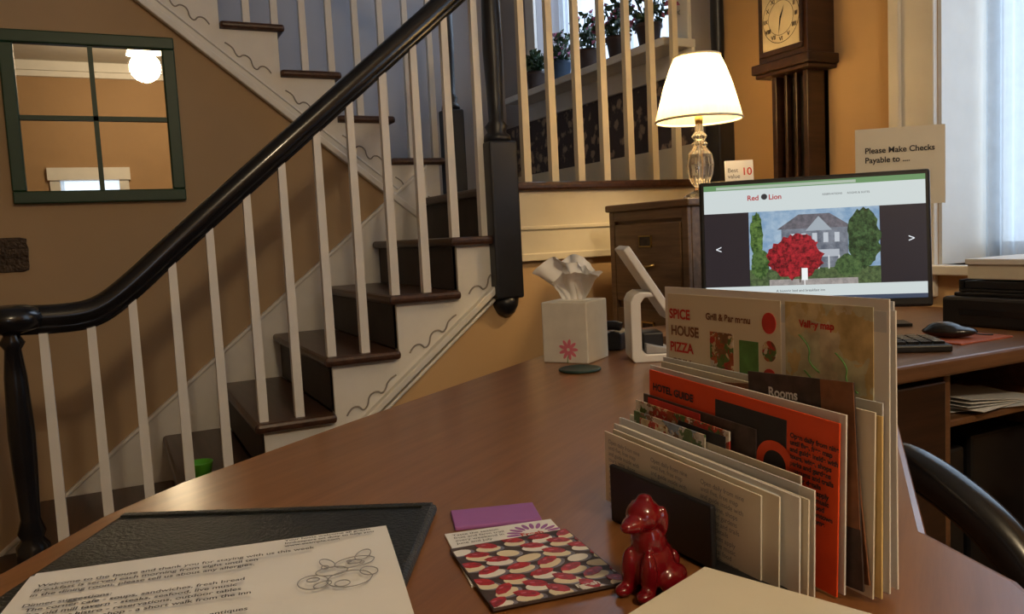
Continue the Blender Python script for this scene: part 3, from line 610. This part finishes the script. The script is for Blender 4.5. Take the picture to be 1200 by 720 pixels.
scr("photo_sky",.21,.80,.13,.76,(.20,.34,.52),.9,.0004,(.40,.53,.66),20)
scr("photo_house",.36,.66,.25,.62,(.10,.12,.16),.9,.0008,(.24,.27,.32),30); scr("photo_porch",.38,.62,.36,.42,(.46,.50,.56),.9,.0012)
prism("photo_roof",[(w0+W_*.34,z0+H_*.60),(w0+W_*.68,z0+H_*.60),(w0+W_*.58,z0+H_*.72),(w0+W_*.44,z0+H_*.72)],-.0038,-.0034,'y',screen("screen_roof",(.10,.10,.12),.9,(.18,.17,.20),90),tilt)
prism("photo_gable",[(w0+W_*.47,z0+H_*.58),(w0+W_*.59,z0+H_*.58),(w0+W_*.53,z0+H_*.70)],-.0042,-.0038,'y',screen("screen_gable",(.38,.44,.50),.9),tilt)
for i in range(5): scr("photo_window",.40+i*.05,.422+i*.05,.48,.56,(.55,.60,.66),.9,.0013)
for i in range(6): scr("photo_column",.385+i*.046,.392+i*.046,.26,.37,(.60,.63,.66),.9,.0013)
scr("photo_lawn",.21,.80,.13,.27,(.04,.07,.03),.9,.0010,(.12,.18,.07),120); scr("photo_path",.3,.7,.13,.18,(.28,.26,.25),.9,.0013,(.42,.38,.36),90)
scp("photo_tree_left",.245,.56,.030,.19,(.015,.05,.012),.0016,c2=(.14,.25,.06)); scp("photo_hedge",.26,.32,.045,.12,(.02,.06,.015),.0018,c2=(.12,.22,.06),seed=3)
scp("photo_tree_right",.73,.50,.070,.26,(.008,.025,.010),.0016,c2=(.07,.14,.05),seed=5); scp("photo_shrub",.66,.28,.06,.09,(.02,.05,.02),.0019,c2=(.10,.18,.06),seed=8)
scp("photo_red_maple",.42,.36,.125,.18,(.08,.003,.008),.0022,c2=(.50,.022,.035),seed=2); scp("photo_maple_crown",.44,.47,.07,.09,(.10,.004,.010),.0024,c2=(.52,.025,.04),seed=12)
tube("photo_trunk",[(w0+W_*.44,-.0052,z0+H_*.15),(w0+W_*.445,-.0052,z0+H_*.28)],.0012,screen("screen_trunk",(.05,.03,.02),.8),tilt)
scr("photo_sign",.448,.475,.17,.27,(.85,.88,.9),1,.0032); scr("photo_sign_post",.459,.463,.13,.17,(.9,.9,.9),.9,.0032)
scr("task_bar",0,1,0,.035,(.05,.07,.12))
ik=screen("screen_ink",(.05,.05,.06),.6); rk=screen("screen_red",(.45,.03,.03),.9); wk=screen("screen_light",(.8,.85,.9),1)
AXM=((1,0,0),(0,0,1))
text("site_title","Red",.018,rk,tilt,(w0+W_*.205,-.0034,z0+H_*.86),axes=AXM,bold=.0004); text("site_title","Lion",.018,rk,tilt,(w0+W_*.305,-.0034,z0+H_*.86),axes=AXM,bold=.0004)
prism("site_logo",ell(w0+W_*.285,z0+H_*.885,.0075,.0075,0,16),-.0030,-.0026,'y',ik,tilt)
text("site_menu","RESERVATIONS      ROOMS & SUITES",.0068,ik,tilt,(w0+W_*.55,-.0034,z0+H_*.87),axes=AXM)
text("site_footer","A historic bed and breakfast inn",.009,ik,tilt,(w0+W_*.33,-.0034,z0+H_*.075),axes=AXM)
text("arrow",">",.028,wk,tilt,(w0+W_*.92,-.0034,z0+H_*.45),axes=AXM); text("arrow","<",.028,wk,tilt,(w0+W_*.05,-.0034,z0+H_*.42),axes=AXM)
boxes("stand",[(-.03,.03,.03,.05,0,.2),(-.12,.12,-.02,.13,0,.010)],M['blackmat'],mo,bevel=.005)
sg=empty("checks_payable_sign",(1.850,1.455,DT),(0,0,math.radians(-38)))
box("card",-.108,.108,0,.002,.315,.515,M['paper2'],sg)
boxes("easel_stand",[(-.035,-.02,.002,.012,0,.42),(-.075,.02,-.03,.06,0,.008)],M['blackmat'],sg)
text("lettering","Please Make Checks\nPayable to ....",.0205,M['ink'],sg,(-.085,-.001,.452),axes=AXM,ls=1.2,bold=.0004)
kb=empty("computer_keyboard",(1.43,1.27,DT),(0,0,math.radians(-36)))
box("case",-.20,.20,-.07,.07,0,.016,M['blackmat'],kb,bevel=.004)
boxes("keycaps",[(-.19+i*.0255,-.169+i*.0255,-.058+j*.024,-.038+j*.024,.016,.022) for i in range(15) for j in range(5)],M['black'],kb)
mp=empty("mouse_pad",(1.73,1.215,DT)); box("pad",-.09,.09,-.075,.085,0,.004,mat("orange_brown_pad",(.42,.10,.04),.7),mp,bevel=.001)
ms=empty("computer_mouse",(1.705,1.215,DT+.005),(0,0,math.radians(-60)))
blobs("shell",[(0,0,.014,.058,.032,.014),(-.01,0,.018,.040,.030,.018)],M['black'],ms,vox=.003)
tube("cable",[(.05,0,.01),(.07,.01,.006),(.085,.02,.006)],.0018,M['blackmat'],ms)
pr=empty("desktop_printer",(1.92,1.39,DT))
box("body",0,.30,-.30,0,0,.075,M['blackmat'],pr,bevel=.008); box("lid",.02,.29,-.28,-.02,.075,.085,M['black'],pr,bevel=.003)
box("paper_slot",-.002,.01,-.27,-.05,.03,.045,M['black'],pr)
bb=empty("black_file_tray",(1.96,1.37,DT+.0855)); boxes("tray",[(0,.24,-.28,0,0,.006),(0,.24,-.28,-.275,.006,.03),(0,.24,-.005,0,.006,.03),(.235,.24,-.28,0,.006,.03),(0.01,.23,-.27,-.01,.008,.026)],M['blackmat'],bb,bevel=.001)
wb=empty("white_paper_carton",(1.98,1.36,DT+.116)); box("carton",0,.22,-.27,0,0,.048,M['paper2'],wb,bevel=.002); box("lid_flap",-.004,.224,-.274,.004,.038,.052,M['paper'],wb,bevel=.001)
# ---------------------------------------------------------------- office chair
oc=empty("office_chair",(1.37,.53,0)); oc.scale=(1.06,1.06,1.05)
box("seat",-.22,.22,-.22,.24,.42,.50,M['leather'],oc,bevel=.035,seg=4)
box("backrest",-.21,.21,-.30,-.22,.58,1.05,M['leather'],oc,bevel=.035,seg=4)
box("back_bar",-.03,.03,-.31,-.25,.44,.62,M['blackmat'],oc,bevel=.008)
for s_ in (-1,1):
    tube("armrest",[(s_*.22,.26,.44),(s_*.29,.31,.50),(s_*.30,.33,.60),(s_*.30,.335,.70),(s_*.30,.29,.735),(s_*.30,.20,.705),(s_*.30,.12,.655),(s_*.30,.06,.57),(s_*.28,.03,.48),(s_*.22,.0,.44)],.030,M['black'],oc)
lathe("gas_lift",[(.03,.10),(.03,.28),(.02,.28),(.02,.42)],M['chrome'],oc)
for i in range(5):
    a=i*2*math.pi/5+.3
    tube("foot",[(0,0,.12),(.15*math.cos(a),.15*math.sin(a),.10),(.28*math.cos(a),.28*math.sin(a),.065)],.018,M['blackmat'],oc)
    lathe("castor",[(.0,-.012),(.026,-.012),(.026,.012),(0,.012)],M['blackmat'],oc,loc=(.28*math.cos(a),.28*math.sin(a),.027),rot=(math.pi/2,0,a))
# ---------------------------------------------------------------- light
wd=bpy.data.worlds.new("world"); scene.world=wd; wd.use_nodes=True
bg=wd.node_tree.nodes["Background"]; bg.inputs[0].default_value=(.66,.82,1,1); bg.inputs[1].default_value=1.7
def area(name,loc,rot,sx,sy,e,c):
    l=bpy.data.lights.new(name,'AREA'); l.shape='RECTANGLE'; l.size=sx; l.size_y=sy; l.energy=e; l.color=c
    o=bpy.data.objects.new(name,l); COL.objects.link(o); o.location=loc; o.rotation_euler=rot; return o
area("daylight_desk_window",(XE+.6,1.1,2.0),(0,math.pi/2,0),2.0,1.1,16,(.68,.84,1))
area("daylight_landing_window",(XE+.6,3.55,2.8),(0,math.pi/2,0),1.7,1.2,34,(.72,.84,1))
area("daylight_front_window",(-.1,-3.7,1.6),(math.pi/2,0,0),.6,1.2,8,(.72,.84,1))
scene.view_settings.view_transform='Standard'
